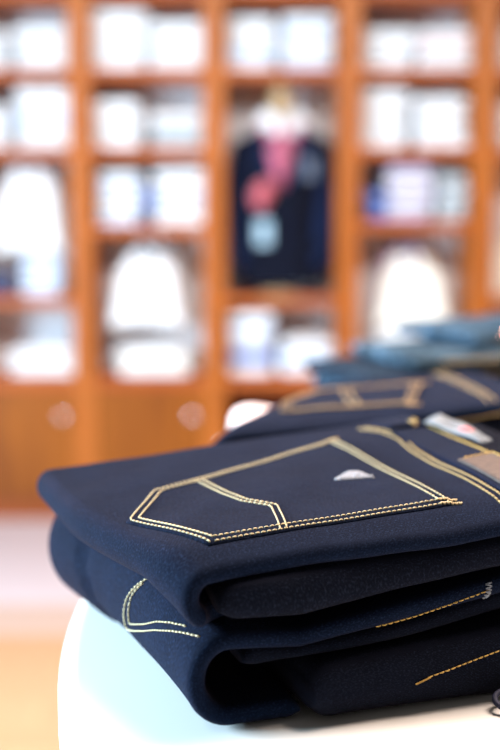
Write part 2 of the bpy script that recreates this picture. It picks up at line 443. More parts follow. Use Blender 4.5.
# upright display shirts on easels
def display_shirt(xc, zb, wd, ht, cname, label, elabel, zstand, tilt=.22, yb=.10, top=None, collar_m=None):
    es = thing('display_easel', elabel, 'display stand', (xc, SY, zstand + .0005), group='easels under the leaning shirts')
    hb = zb - zstand
    for s in (-1, 1):
        tube('easel_leg', [(s * wd * .3, .285, 0), (s * wd * .3, .285, hb - .012), (s * wd * .3, yb - .03, hb - .012), (s * wd * .3, yb - .03, hb + .012)], .005, M['acrylic'], es)
        tube('easel_strut', [(s * wd * .3, .285, hb - .012), (s * wd * .3, yb + .17 + ht * .15, hb + ht * .6)], .005, M['acrylic'], es)
    tube('easel_crossbar', [(-wd * .3, yb + .17 + ht * .15, hb + ht * .6), (wd * .3, yb + .17 + ht * .15, hb + ht * .6)], .005, M['acrylic'], es)
    t = thing('display_shirt', label, 'shirt', (xc, SY + yb, zb), group='leaning display shirts')
    R_ = Matrix.Rotation(-tilt, 4, 'X')
    # body: shoulders narrower than hem, puffed front
    nu, nv = 20, 20; V, Fc = [], []
    for side in (0, 1):
        for i in range(nu + 1):
            for j in range(nv + 1):
                a, b = -1 + 2 * i / nu, j / nv
                hw = wd / 2 * (1 - .27 * b) * (1 - .25 * max(0, b - .86) / .14)
                ed = (1 - abs(a) ** 8) * (1 - abs(2 * b - 1) ** 10)
                y = (-.026 if side == 0 else .016) * max(ed, 0) ** .5 + .002 * math.sin(12 * a + 5 * b)
                V.append(tuple(R_ @ Vector((a * hw, y, b * ht - .01 * (1 - b) * a * a))))
    st = (nu + 1) * (nv + 1)
    for side in (0, 1):
        for i in range(nu):
            for j in range(nv):
                q = side * st + i * (nv + 1) + j
                f = (q, q + nv + 1, q + nv + 2, q + 1)
                Fc.append(f if side == 0 else f[::-1])
    rim = [i * (nv + 1) for i in range(nu + 1)] + [nu * (nv + 1) + j for j in range(1, nv + 1)] + [i * (nv + 1) + nv for i in range(nu - 1, -1, -1)] + [j for j in range(nv - 1, 0, -1)]
    for k in range(len(rim)):
        a, b = rim[k], rim[(k + 1) % len(rim)]; Fc.append((a, a + st, b + st, b))
    me = bpy.data.meshes.new('shirt_front'); me.from_pydata(V, [], Fc)
    link('shirt_front', me, M[cname], t)
    bm = bmesh.new(); bx(bm, -.016, .016, -.0305, -.024, .012, ht * .93, R_)
    pl = from_bm('placket', bm, M[cname], t, bevel=.001)
    for k in range(4):
        z = ht * (.16 + .2 * k)
        b_ = lathe('button', [(.0055, 0), (.006, .0012), (.004, .0022)], M['button'], pl, 12)
        b_.matrix_local = R_ @ Matrix.Translation((0, -.0304, z)) @ Matrix.Rotation(PI / 2, 4, 'X')
    co = link('collar', tinted(COLLAR, M[collar_m or cname]), None, t)
    co.matrix_local = R_ @ Matrix.Translation((0, -.005, ht * .955)) @ Matrix.Diagonal((1.25, .62, 1.5, 1))
    if top:                                                     # second shirt tucked behind, showing above the shoulders
        t2 = thing('display_shirt', top[1], 'shirt', (xc + top[2], SY + yb, zb), group='leaning display shirts')
        me2 = me.copy(); me2.materials.clear()
        o2 = link('shirt_front', me2, M[top[0]], t2)
        o2.matrix_local = Matrix.Translation((0, .055, ht * .22)) @ Matrix.Diagonal((.86, 1, .97, 1))
        c2 = link('collar', tinted(COLLAR, M[top[0]]), None, t2)
        c2.matrix_local = Matrix.Translation((0, .055, ht * .22)) @ R_ @ Matrix.Translation((0, -.005, ht * .93)) @ Matrix.Diagonal((1.1, .62, 1.5, 1))
    return t
display_shirt(-.455, .856, .335, .29, 'white', 'white shirt leaning upright in the second bay from left', 'frosted easel holding the second bay white shirt', CT, top=('grey', 'pale grey shirt showing behind the second bay white shirt', .03))
display_shirt(-.965, 1.185, .30, .34, 'white', 'white shirt leaning upright at the left photo edge', 'frosted easel holding the left edge white shirt', R4, yb=.12)
display_shirt(.715, .856, .325, .27, 'cream', 'cream shirt leaning upright in the bay right of the jacket', 'frosted easel holding the cream shirt', CT, top=('lilac', 'lilac shirt showing behind the leaning cream shirt', -.02))
display_shirt(1.20, .995, .30, .25, 'cream', 'cream shirt at the right photo edge above the washed jeans', 'low frosted easel at the right photo edge', R4, yb=.12, tilt=.3)

# ------------------------------------------------------------------ tailor's bust with jacket
BX, BY = .137, SY + .16
bt = thing('tailor_bust', "tailor's bust with pale wooden neck cap holding up the navy jacket", 'dress form', (BX, BY, R4 + .0005))
lathe('stand_base', [(.10, 0), (.10, .012), (.03, .02), (.012, .03)], M['bust_wood'], bt, 32)
lathe('stand_pole', [(.012, .0302), (.012, .12)], M['chrome'], bt, 16)
def ellipse_loft(name, rows, m, parent, n=36, power=1.0):
    V, Fc = [], []
    for (z, rx, ry, yo) in rows:
        for k in range(n):
            a = 2 * PI * k / n; c, s = math.cos(a), math.sin(a)
            V.append((rx * math.copysign(abs(c) ** power, c), yo + ry * math.copysign(abs(s) ** power, s), z))
    for i in range(len(rows) - 1):
        for k in range(n):
            Fc.append((i * n + k, i * n + (k + 1) % n, (i + 1) * n + (k + 1) % n, (i + 1) * n + k))
    Fc.append(tuple(range(n))[::-1]); Fc.append(tuple((len(rows) - 1) * n + k for k in range(n)))
    me = bpy.data.meshes.new(name); me.from_pydata(V, [], Fc)
    return link(name, me, m, parent)
ellipse_loft('bust_body', [(.1205, .13, .085, 0), (.30, .12, .08, 0), (.50, .145, .085, 0), (.64, .15, .07, 0), (.71, .075, .05, 0), (.78, .056, .05, 0)], M['linen'], bt)
ellipse_loft('neck_cap', [(.7805, .05, .046, 0), (.83, .047, .044, 0), (.875, .042, .04, 0), (.905, .026, .026, 0), (.925, .012, .012, 0)], M['bust_wood'], bt)

sh = thing('dress_shirt', 'pink dress shirt with white collar under the navy jacket', 'shirt', (BX, BY, R4))
ellipse_loft('shirt_body', [(.14, .145, .095, 0), (.30, .135, .092, 0), (.50, .158, .096, 0), (.63, .165, .088, 0), (.70, .12, .068, 0), (.735, .075, .060, 0)], M['shirt_pink'], sh)
for s in (-1, 1):                                               # collar leaves
    bm = bmesh.new()
    pts = [(s * .012, -.078, .695), (s * .085, -.075, .675), (s * .118, -.035, .745), (s * .070, -.035, .800), (s * .02, -.060, .765)]
    f0 = [bm.verts.new(p) for p in pts]; f1 = [bm.verts.new((p[0], p[1] - .006, p[2])) for p in pts]
    bm.faces.new(f0); bm.faces.new(f1[::-1])
    for k in range(5): bm.faces.new((f0[k], f0[(k + 1) % 5], f1[(k + 1) % 5], f1[k]))
    from_bm('collar_leaf', bm, M['white'], sh)

tie = thing('neck_scarf', 'pink silk scarf knotted at the neck of the jacket', 'scarf', (BX, BY, R4))
def ribbon_prism(name, prof, m, parent):
    """prof: (x_left, x_right, y, z) rows, a soft strip with thickness"""
    bm = bmesh.new(); rows = []
    for (xl, xr, y, z) in prof:
        xm = (xl + xr) / 2
        rows.append([bm.verts.new(p) for p in ((xl, y, z), (xm, y - .012, z), (xr, y, z), (xm, y + .008, z))])
    for a, b in zip(rows, rows[1:]):
        for k in range(4): bm.faces.new((a[k], a[(k + 1) % 4], b[(k + 1) % 4], b[k]))
    bm.faces.new(rows[0]); bm.faces.new(rows[-1][::-1])
    return from_bm(name, bm, m, parent, smooth=True)
ribbon_prism('knot', [(-.03, .03, -.088, .695), (-.045, .045, -.100, .665), (-.028, .028, -.106, .635)], M['pink'], tie)
ribbon_prism('scarf_end', [(-.028, .028, -.108, .637), (-.085, .055, -.112, .60), (-.070, .035, -.115, .53), (-.045, .020, -.116, .46)], M['pink'], tie)
for s in (-1, 1):
    ribbon_prism('scarf_wrap', [(s * .095 - .014, s * .095 + .014, -.055, .735), (s * .07 - .018, s * .07 + .018, -.090, .70), (s * .04 - .02, s * .04 + .02, -.103, .665)], M['pink'], tie)

jk = thing('suit_jacket', 'navy suit jacket displayed on a bust in the middle bay', 'jacket', (BX, BY, R4))
def jacket_shell():
    # open-fronted shell: section angles skip the V opening above the button
    rows = [(.045, .190, .120), (.10, .186, .120), (.20, .176, .116), (.30, .170, .112), (.40, .176, .114), (.50, .184, .116), (.58, .188, .112), (.64, .186, .100), (.685, .168, .080), (.715, .125, .062)]
    n = 56; V, Fc = [], []
    def gap(z): return -.05 if z < .47 else .0 + (z - .47) / .245 * .66
    for layer in (0, 1):
        for (z, rx, ry) in rows:
            g = gap(z)
            for k in range(n + 1):
                a = -PI / 2 + g + (2 * PI - 2 * g) * k / n
                q = 1 - .05 * layer
                V.append((rx * q * math.copysign(abs(math.cos(a)) ** .8, math.cos(a)), ry * q * math.copysign(abs(math.sin(a)) ** .9, math.sin(a)), z))
    m1 = n + 1; st = len(rows) * m1
    for layer in (0, 1):
        for i in range(len(rows) - 1):
            for k in range(n):
                f = (layer * st + i * m1 + k, layer * st + i * m1 + k + 1, layer * st + (i + 1) * m1 + k + 1, layer * st + (i + 1) * m1 + k)
                Fc.append(f if layer == 0 else f[::-1])
    for i in range(len(rows) - 1):
        for k in (0, n):
            a, b = i * m1 + k, (i + 1) * m1 + k; Fc.append((a, b, b + st, a + st))
    for i in (0, len(rows) - 1):
        for k in range(n):
            a, b = i * m1 + k, i * m1 + k + 1; Fc.append((a, b, b + st, a + st))
    me = bpy.data.meshes.new('jacket_body'); me.from_pydata(V, [], Fc)
    return link('jacket_body', me, M['suit_dark'], jk)
jacket_shell()
for s in (-1, 1):
    tube('sleeve', [(s * .158, 0, .672), (s * .176, -.002, .63), (s * .182, -.01, .54), (s * .184, -.02, .42), (s * .182, -.045, .30), (s * .178, -.065, .18), (s * .174, -.074, .12)],
         [.035, .050, .052, .050, .046, .042, .040], M['suit'], jk, 18)
    bm = bmesh.new()
    pts = [(s * .006, -.123, .45), (s * .100, -.124, .535), (s * .135, -.118, .555), (s * .095, -.116, .575), (s * .125, -.104, .64), (s * .105, -.075, .72), (s * .075, -.085, .71), (s * .052, -.113, .58)]
    f0 = [bm.verts.new(p) for p in pts]; f1 = [bm.verts.new((p[0], p[1] - .008, p[2])) for p in pts]
    bm.faces.new(f0); bm.faces.new(f1[::-1])
    for k in range(8): bm.faces.new((f0[k], f0[(k + 1) % 8], f1[(k + 1) % 8], f1[k]))
    from_bm('lapel', bm, M['suit'], jk)
    box('hip_pocket_flap', s * .10 - .055, s * .10 + .055, -.120, -.105, .19, .235, M['suit_dark'], jk, .003)
for z in (.32, .23):
    b_ = lathe('button', [(.011, 0), (.011, .003), (.006, .005)], M['suit'], jk, 16); b_.location = (.012, -.121, z); b_.rotation_euler = (PI / 2, 0, 0)
# square of silk in the breast area, swing card, and a pale print on the other chest
ps = thing('pocket_square', 'coral silk square puffed out on the chest of the navy jacket', 'pocket square', (BX - .085, BY - .120, R4 + .435))
ribbon_prism('silk_puff', [(-.028, .020, -.006, -.065), (-.050, .035, -.012, -.035), (-.048, .050, -.018, .0), (-.030, .060, -.016, .04), (.0, .055, -.008, .06)], M['coral'], ps)
sc = thing('swing_card', 'pale blue swing card hanging on the navy jacket', 'tag', (BX - .080, BY - .140, R4 + .275))
box('card', -.030, .030, -.002, .002, -.055, .048, M['card'], sc, .001)
tube('string', [(0, -.003, .045), (.004, -.001, .075), (.006, .004, .098)], .0015, M['card'], sc, 6)
M['slate_card'] = plain('slate_card', (.07, .09, .14), .6, var=.05)
cr = tag(box('chest_card', BX + .085, BX + .145, BY - .134, BY - .130, R4 + .50, R4 + .585, M['slate_card'], None, .001), 'small grey card pinned on the right chest of the navy jacket', 'tag')

# ------------------------------------------------------------------ round table
TZ = .92
TC = (.80, .82); TR = .94
tb = thing('round_table', 'white round display table carrying the piles of folded jeans', 'table', (TC[0], TC[1], 0))
lathe('tabletop', [(TR - .02, TZ - .045), (TR - .006, TZ - .042), (TR, TZ - .03), (TR, TZ - .012), (TR - .004, TZ - .004), (TR - .014, TZ), (TR * .5, TZ), (.01, TZ)], M['tabletop'], tb, 160)
lathe('pedestal', [(.16, .0405), (.11, .10), (.09, .30), (.09, .70), (.16, .84), (.30, TZ - .0455)], M['tabletop'], tb, 48)
lathe('table_base', [(.42, 0), (.42, .015), (.38, .03), (.18, .04)], M['tabletop'], tb, 64)

# ------------------------------------------------------------------ folded jeans
rng = np.random.default_rng(3)
def wob(u, v, seed, fu=18., fv=22.):
    r = np.random.default_rng(seed); o = 0
    for k in range(5):
        a, b, p = r.uniform(.4, 1.6) * fu, r.uniform(-1.5, 1.5) * fv, r.uniform(0, 6.28)
        o = o + np.sin(a * u + b * v + p) / (1 + .3 * k)
    return o / 3.0

def ribbon(name, center, ns, v0, v1, h, m, parent, r_edge=None, nv=34, cap=.008, wave=.002, wrinkle=.0009, seed=1, extra=None, recede=None):
    """a ply of cloth: centre surface center(s, v), half thickness h (number or function of u, v),
    long edges rounded as folds, ends rounded; extra(u,v,z)->offset along the normal"""
    S = np.linspace(0, 1, ns)
    hr = r_edge if r_edge is not None else (h if not callable(h) else .008)
    ne = 7
    cols = []                                                    # (v, t factor)
    inner = np.linspace(v0 + hr, v1 - hr, nv)
    for v in inner: cols.append((v, 1.0))
    for k in range(1, ne):
        a = PI / 2 - PI * k / ne; cols.append((v1 - hr + hr * math.cos(a), math.sin(a)))
    for v in inner[::-1]: cols.append((v, -1.0))
    for k in range(1, ne):
        a = PI / 2 - PI * k / ne; cols.append((v0 + hr - hr * math.cos(a), -math.sin(a)))
    vc = np.array([c[0] for c in cols]); tf = np.array([c[1] for c in cols])
    Sg, Vg = np.meshgrid(S, vc, indexing='ij')
    wv = wave * wob(S * .3, 0 * S, seed + 50, 30)[:, None] * (1 - np.clip((Vg - v0) / (v1 - v0), 0, 1)) ** 2
    def cen(s, v):
        P = np.stack(center(s, v), -1); return P
    P = cen(Sg, Vg)
    dS = np.gradient(P, axis=0); dV = cen(Sg, Vg + 1e-4) - P
    N = np.cross(dS, dV); N /= np.linalg.norm(N, axis=-1, keepdims=True) + 1e-12
    if N[0, 0, 2] < 0: N = -N
    arc = np.concatenate([[0], np.cumsum(np.linalg.norm(np.diff(P[:, 0], axis=0), axis=1))])
    L = arc[-1]
    if callable(h): H = h(P[..., 0], P[..., 1])
    else: H = np.full(P.shape[:2], h)
    e = np.minimum(arc, L - arc)[:, None] / cap
    H = H * np.sqrt(np.clip(1 - (1 - np.clip(e, 0, 1)) ** 2, .2, 1))
    D = wrinkle * wob(P[..., 0], P[..., 1], seed, 26, 40) + .35 * wrinkle * wob(P[..., 0], P[..., 1], seed + 9, 90, 70)
    if extra is not None: D = D + extra(P[..., 0], P[..., 1], P[..., 2])
    Q = P + N * (tf[None, :] * H + D)[..., None]
    Q[..., 1] += wv
    if recede is not None: Q[..., 1] += recede(Sg) * (1 - np.clip((Vg - v0) / (v1 - v0), 0, 1)) ** 2
    m_ = len(cols); V = Q.reshape(-1, 3)
    I, J = np.meshgrid(np.arange(ns - 1), np.arange(m_), indexing='ij')
    J2 = (J + 1) % m_
    Fq = np.stack([I * m_ + J, I * m_ + J2, (I + 1) * m_ + J2, (I + 1) * m_ + J], -1).reshape(-1, 4)
    faces = [tuple(int(x) for x in f) for f in Fq]
    faces.append(tuple(range(m_))[::-1]); faces.append(tuple((ns - 1) * m_ + k for k in range(m_)))
    me = bpy.data.meshes.new(name); me.from_pydata([tuple(map(float, p)) for p in V], [], faces)
    uvl = me.uv_layers.new(name='UVMap')
    vidx = np.empty(len(me.loops), dtype=np.int32); me.loops.foreach_get('vertex_index', vidx)
    hn = np.median(H)
    dv = np.concatenate([[0], np.cumsum(np.hypot(np.diff(vc), np.diff(tf) * hn))])
    uvs = np.stack([arc[vidx // m_], dv[vidx % m_]], -1)
    uvl.data.foreach_set('uv', uvs.astype(np.float32).ravel())
    bm = bmesh.new(); bm.from_mesh(me); bmesh.ops.recalc_face_normals(bm, faces=bm.faces); bm.to_mesh(me); bm.free()
    return link(name, me, m, parent)

def wrap_center(ur, un, zt, zb, ub, squash=.8, nshare=(.58, .2)):
    """C-shaped fold: top ply from u=ur to the nose un(v), round it, bottom ply back to u=ub"""
    f1, f2 = nshare[0], nshare[0] + nshare[1]
    def c(s, v):
        n = un(v)
        b0 = (zt(n + .02, v) - zb(n + .02, v)) / 2; R = np.maximum(b0 * squash, .004); uc = n + R
        ztc, zbc = zt(uc, v), zb(uc, v); b = (ztc - zbc) / 2; zc = (ztc + zbc) / 2
        urv = ur(v) if callable(ur) else ur
        k1 = np.clip(s / f1, 0, 1); u1 = urv + (uc - urv) * (1 - (1 - k1) ** 1.25)
        z1 = zt(u1, v)
        a = PI / 2 + PI * np.clip((s - f1) / (f2 - f1), 0, 1)
        u2 = uc + R * np.cos(a); z2 = zc + b * np.sin(a)
        k3 = np.clip((s - f2) / (1 - f2), 0, 1) ** 1.25; u3 = uc + (ub - uc) * k3; z3 = zb(u3, v)
        u = np.where(s <= f1, u1, np.where(s <= f2, u2, u3)); z = np.where(s <= f1, z1, np.where(s <= f2, z2, z3))
        return u, v + 0 * u, z
    return c

def slab_center(u0, u1, zc, un=None):
    def c(s, v):
        a = (u0 + un(v)) if un is not None else u0 + 0 * v
        k = .5 - .5 * np.cos(PI * np.clip(s, 0, 1)); k = .35 * k + .65 * s
        u = a + (u1 - a) * k
        return u, v + 0 * u, zc(u, v)
    return c

def bvh_of(o):
    return BVHTree.FromPolygons([v.co.copy() for v in o.data.vertices], [tuple(p.vertices) for p in o.data.polygons])

def drop(bvhs, u, v, z0=.5):
    best = None
    for b in bvhs:
        hit, nrm, _, _ = b.ray_cast(Vector((u, v, z0)), Vector((0, 0, -1)))
        if hit is not None and (best is None or hit.z > best[0].z): best = (hit, nrm)
    if best is None:                                             # just off the edge: nearest cloth
        best = near(bvhs, (u, v, .0975 + .09 * u + .05 * v))[:2]
    return best
def shoot(bvhs, u, z, v0=-.2):
    best = None
    for b in bvhs:
        hit, nrm, _, _ = b.ray_cast(Vector((u, v0, z)), Vector((0, 1, 0)))
        if hit is not None and (best is None or hit.y < best[0].y): best = (hit, nrm)
    return best
def near(bvhs, p):
    best = None
    for b in bvhs:
        hit, nrm, _, d = b.find_nearest(Vector(p))
        if hit is not None and (best is None or d < best[2]): best = (hit, nrm, d)
    return best

def resample(pts, step):
    out = []; carry = 0
    for a, b in zip(pts, pts[1:]):
        a, b = Vector(a), Vector(b); L = (b - a).length; t = carry
        while t < L: out.append(a + (b - a) * (t / L)); t += step
        carry = t - L
    return out

def stitch_mesh(rows, proj, length=.0031, gap=.0008, r=.00055, lift=.0003):
    """thread: one short fat spindle per stitch, laid on the cloth along each row of points"""
    V, Fc = [], []
    for row in rows:
        row = [Vector(p) if len(p) == 3 else Vector((p[0], p[1], 0)) for p in row]
        pts = resample(row, length + gap)
        for a, b in zip(pts, pts[1:]):
            b = a + (b - a) * (length / (length + gap))
            ha, hb = proj(a), proj(b)
            if ha is None or hb is None: continue
            pa, pb = ha[0] + ha[1] * lift, hb[0] + hb[1] * lift
            if (pb - pa).length > length * 2.5: continue
            mid = (pa + pb) / 2 + (ha[1] + hb[1]) * .5 * r * .5
            tube_data([pa - ha[1] * r * .8, pa * .8 + mid * .2, mid, pb * .8 + mid * .2, pb - hb[1] * r * .8], [r * .5, r * .95, r * 1.1, r * .95, r * .5], 6, V, Fc)
    me = bpy.data.meshes.new('stitching'); me.from_pydata([tuple(v) for v in V], [], Fc)
    return me
def stitches(name, rows, proj, m, parent, **k):
    return link(name, stitch_mesh(rows, proj, **k), m, parent)

def bar_tack(name, a, b, proj, m, parent, width=.0024, n=11):
    a, b = Vector((*a, 0)) if len(a) == 2 else Vector(a), Vector((*b, 0)) if len(b) == 2 else Vector(b)
    d = (b - a).normalized(); pz = Vector((-d.y, d.x, 0)) if abs(d.z) < .9 else Vector((1, 0, 0))
    V, Fc = [], []
    for k in range(n):
        c = a + (b - a) * (k / (n - 1)); sg = 1 if k % 2 else -1
        h0 = proj(c - pz * width / 2 + d * .0004 * sg); h1 = proj(c + pz * width / 2 - d * .0004 * sg)
        if not h0 or not h1: continue
        p0, p1 = h0[0] + h0[1] * .0004, h1[0] + h1[1] * .0004; mid = (p0 + p1) / 2 + h0[1] * .0006
        tube_data([p0, mid, p1], [.0004, .00062, .0004], 6, V, Fc)
    me = bpy.data.meshes.new(name); me.from_pydata([tuple(v) for v in V], [], Fc)
    return link(name, me, m, parent)

def patch(name, rows_lr, proj, m, parent, th=.0014, nu=40, soft=True):
    """a flat piece of cloth laid on the surface: rows_lr = list of (left, right) 2D points; rows are resampled"""
    V, Fc = [], []
    nr = len(rows_lr)
    grid = []
    for i, (l, r) in enumerate(rows_lr):
        row = []
        for k in range(nu + 1):
            t = k / nu; p = (l[0] + (r[0] - l[0]) * t, l[1] + (r[1] - l[1]) * t)
            h = proj(Vector((p[0], p[1], 0)))
            edge = (i in (0, nr - 1)) or k in (0, nu)
            row.append((h[0], h[1], edge))
        grid.append(row)
    for lev in (0, 1):
        for row in grid:
            for (p, nm, e) in row:
                d = -.0006 if lev == 0 else (th * .55 if e else th)
                V.append(tuple(p + nm * d))
    w_ = nu + 1; st = nr * w_
    for i in range(nr - 1):
        for k in range(nu):
            q = i * w_ + k
            Fc.append((st + q, st + q + 1, st + q + w_ + 1, st + q + w_)); Fc.append((q, q + w_, q + w_ + 1, q + 1))
    rim = [k for k in range(w_)] + [i * w_ + nu for i in range(1, nr)] + [(nr - 1) * w_ + k for k in range(nu - 1, -1, -1)] + [i * w_ for i in range(nr - 2, 0, -1)]
    for k in range(len(rim)):
        a, b = rim[k], rim[(k + 1) % len(rim)]; Fc.append((a, b, b + st, a + st))
    me = bpy.data.meshes.new(name); me.from_pydata(V, [], Fc)
    uvl = me.uv_layers.new(name='UVMap')
    for lp in me.loops:
        c = V[lp.vertex_index]; uvl.data[lp.index].uv = (c[0] + .5, c[1] + .5)
    bm = bmesh.new(); bm.from_mesh(me); bmesh.ops.recalc_face_normals(bm, faces=bm.faces); bm.to_mesh(me); bm.free()
    return link(name, me, m, parent)

def poly_rows(D_, E_, A_, B_, C_, n=26):
    """rows of a five-sided pocket, from side D-C to side A-B with the tip E on the left"""
    rows = []
    D_, E_, A_, B_, C_ = [Vector(p) for p in (D_, E_, A_, B_, C_)]
    dl = [(D_ + (E_ - D_) * (i / (n // 2))) for i in range(n // 2)] + [(E_ + (A_ - E_) * (i / (n - n // 2))) for i in range(n - n // 2 + 1)]
    for i, l in enumerate(dl): r = C_ + (B_ - C_) * (i / (len(dl) - 1)); rows.append((tuple(l), tuple(r)))
    return rows

def inset_poly(pts, d):
    """offset a closed 2D polygon inwards by d"""
    n = len(pts); P = [Vector(p) for p in pts]; out = []
    ar = sum(P[i].x * P[(i + 1) % n].y - P[(i + 1) % n].x * P[i].y for i in range(n)); sg = 1 if ar > 0 else -1
    for i in range(n):
        a, b, c = P[i - 1], P[i], P[(i + 1) % n]
        e1, e2 = (b - a).normalized(), (c - b).normalized()
        n1, n2 = Vector((-e1.y, e1.x)) * sg, Vector((-e2.y, e2.x)) * sg
        k = (n1 + n2); k = k / max(k.dot(n1), .3)
        out.append(tuple(b + k * d))
    return out

ROT = math.radians(17.5)
O1 = Vector((-.026, .577, TZ + .0005))
def pile_origin(u, v): return O1 + Vector((u * math.cos(ROT) - v * math.sin(ROT), u * math.sin(ROT) + v * math.cos(ROT), 0))

# --- front pile, lower pair (rests on the table)
def zb1(u, v): return .0530 + .14 * u + .14 * v                     # lower ply of the upper pair (centre)
def zt1(u, v): return .0970 + .09 * u + .05 * v + (.0025 * np.sin(22 * u + 1)) * np.exp(-(v / .05) ** 2) - .0075 * np.exp(-(v / .016) ** 2)
def zb1w(u, v):                                                  # the cloth of the nose is drawn up behind the front corner
    e = (.013 + .020 * (1 - np.exp(-np.maximum(v, 0) / .03))) * np.clip(1 - (u + .02) / .08, 0, 1)
    return np.minimum(zb1(u, v) + e, zt1(u, v) - .0135)
G = .0126
lower = thing('folded_jeans', 'dark indigo jeans folded at the bottom of the front pile, pocket corner showing at left', 'jeans', O1, ROT, 'folded jeans on the round table')
def un3(v): return -.004 - .21 * v + .010 * np.sin(9 * v)
def zt3(u, v): return zb1w(u, v) - G
def zb3(u, v): return .0066 + .02 * np.maximum(v - .12, 0) + 0 * u
def groove(u, v, z):                                            # crease where a second ply ends on the nose
    d = (v - .185 - .4 * (z - .03)) / .004
    return -.0050 * np.exp(-d * d) * (u < .02) + .0030 / (1 + np.exp(-d * 1.2)) * (u < .03)
wrap3 = ribbon('outer_fold', wrap_center(.30, un3, zt3, zb3, .058, .9, (.52, .26)), 150, .0, .26, .0060, M['denim'], lower, seed=11, wrinkle=.0011, wave=.003, extra=groove)
def zE(u, v): return .0135 + .05 * u + .05 * v
def hE(u, v): return np.clip(zE(u, v) - .0012, .004, .03)
ribbon('bottom_fold', slab_center(.0605, .30, zE, lambda v: -.15 * v), 90, -.013, .24, lambda u, v: .0125 + .05 * u + .02 * v, M['denim_shaded'], lower, r_edge=.011, seed=21, cap=.014, wave=.003)
def zDlo(u, v): return np.where(u > .060, .0275 + .10 * u + .07 * v, .0275 + .10 * u + .07 * v)
def zDhi(u, v): return zt3(u, v) - .0070
ribbon('inner_fold', slab_center(.026, .30, lambda u, v: (zDlo(u, v) + zDhi(u, v)) / 2, lambda v: -.15 * v), 90, .004, .235,
       lambda u, v: np.maximum((zDhi(u, v) - zDlo(u, v)) / 2, .003), M['denim_shaded'], lower, r_edge=.009, seed=23, cap=.012, wave=.004)

# --- front pile, upper pair
upper = thing('folded_jeans', 'dark indigo jeans on top of the front pile, back pocket and leather patch facing up', 'jeans', O1, ROT, 'folded jeans on the round table')
def un1(v): return -.006 - .225 * v - .012 * np.sin(PI * np.clip(v, 0, .3) / .25)
wrap1 = ribbon('outer_fold', wrap_center(.250, un1, zt1, zb1w, .22, .85), 170, .0, .245, .0060, M['denim'], upper, seed=31, nv=70, wrinkle=.0012, wave=.004, recede=lambda s: .03 * np.clip((s - .74) / .1, 0, 1))
def z2lo(u, v): return zb1w(u, v) + .0068 - .0072 * np.exp(-(v / .02) ** 2)
def z2hi(u, v): return zt1(u, v) - .0068
ribbon('inner_fold', slab_center(.0085, .30, lambda u, v: (z2lo(u, v) + z2hi(u, v)) / 2 - 0 * u, lambda v: -.17 * v), 110, -.003, .225,
       lambda u, v: np.maximum((z2hi(u, v) - z2lo(u, v)) / 2, .003), M['denim_shaded'], upper, r_edge=.010, seed=33, cap=.012, wave=.004)

top_bvh = [bvh_of(wrap1)]
def on_top(p): return drop(top_bvh, p.x, p.y)
# back pocket
PK = dict(D=(.008, .019), E=(-.028, .086), A=(.001, .142), B=(.159, .198), C=(.170, .023))
pocket = patch('back_pocket', poly_rows(PK['D'], PK['E'], PK['A'], PK['B'], PK['C']), on_top, M['denim'], upper, .0016, 70)
pk_bvh = [bvh_of(pocket), top_bvh[0]]
def on_pk(p): return drop(pk_bvh, p.x, p.y)
ring = [PK['D'], PK['E'], PK['A'], PK['B'], PK['C']]
r1, r2 = inset_poly(ring, .0020), inset_poly(ring, .0070)
stitches('pocket_stitching', [r1 + r1[:1], r2[:4] , [r2[4], r2[0], r2[1]], [r2[3], r2[4]]], on_pk, M['thread_cream'], pocket, length=.0025, gap=.0011)
arc_a = [(.034, .147), (.041, .107), (.048, .084), (.062, .066), (.0575, .042), (.053, .021)]
stitches('pocket_arc_stitching', [arc_a, [(x + .0045, y + .001) for x, y in arc_a]], on_pk, M['thread_cream'], pocket)
bar_tack('bar_tack', (.153, .196), (.163, .200), on_pk, M['thread'], pocket)
bar_tack('bar_tack', (.162, .025), (.175, .0225), on_pk, M['thread_cream'], pocket)
bar_tack('bar_tack', (.162, .030), (.174, .0275), on_pk, M['thread_cream'], pocket)
# frayed pale spot near the pocket opening
def lp2(a, b, t): return (a[0] + (b[0] - a[0]) * t, a[1] + (b[1] - a[1]) * t)
W1, W2, W3_ = (.118, .100), (.146, .091), (.141, .118)
patch('frayed_spot', [(lp2(W1, W2, t), lp2(lp2(W1, W3_, min(1, t * 1.35)), W2, max(0, t - .55) * 1.6)) for t in [k / 14 for k in range(1, 15)]], on_pk, M['wear'], pocket, .0006, 10)
fr = []
for k in range(9):
    t = .2 + .09 * k; a = lp2(W1, W2, t); fr.append([a, (a[0] + .004, a[1] + .011 * (1 - abs(t - .6)))])
stitches('frayed_threads', fr, on_pk, M['wear'], pocket, length=.005, gap=.0002, r=.0008, lift=.0004)
# waistband, yoke seam, leather patch, label
wb = patch('waistband', [((.206, .012 + .222 * i / 24), (.241, .010 + .222 * i / 24)) for i in range(25)], on_top, M['denim'], upper, .0018, 16)
wb_bvh = [bvh_of(wb), top_bvh[0]]
def on_wb(p): return drop(wb_bvh, p.x, p.y)
yk = [(.190, .222), (.200, .200), (.203, .175), (.197, .140), (.195, .100), (.198, .060), (.199, .012)]
stitches('yoke_stitching', [yk, [(x + .0055, y) for x, y in yk]], on_top, M['thread'], upper, r=.00065)
stitches('waistband_stitching', [[(.2385, .015), (.2385, .225)]], on_wb, M['thread_dim'], wb)
lp = patch('leather_patch', [((.211, .030 + .064 * i / 14), (.2405, .030 + .066 * i / 14)) for i in range(15)], on_wb, M['leather'], upper, .0022, 14)
lp_bvh = [bvh_of(lp)]
stitches('patch_stitching', [inset_poly([(.211, .030), (.2405, .030), (.2405, .096), (.211, .094)], .0025)], lambda p: drop(lp_bvh, p.x, p.y), M['thread_dim'], lp)
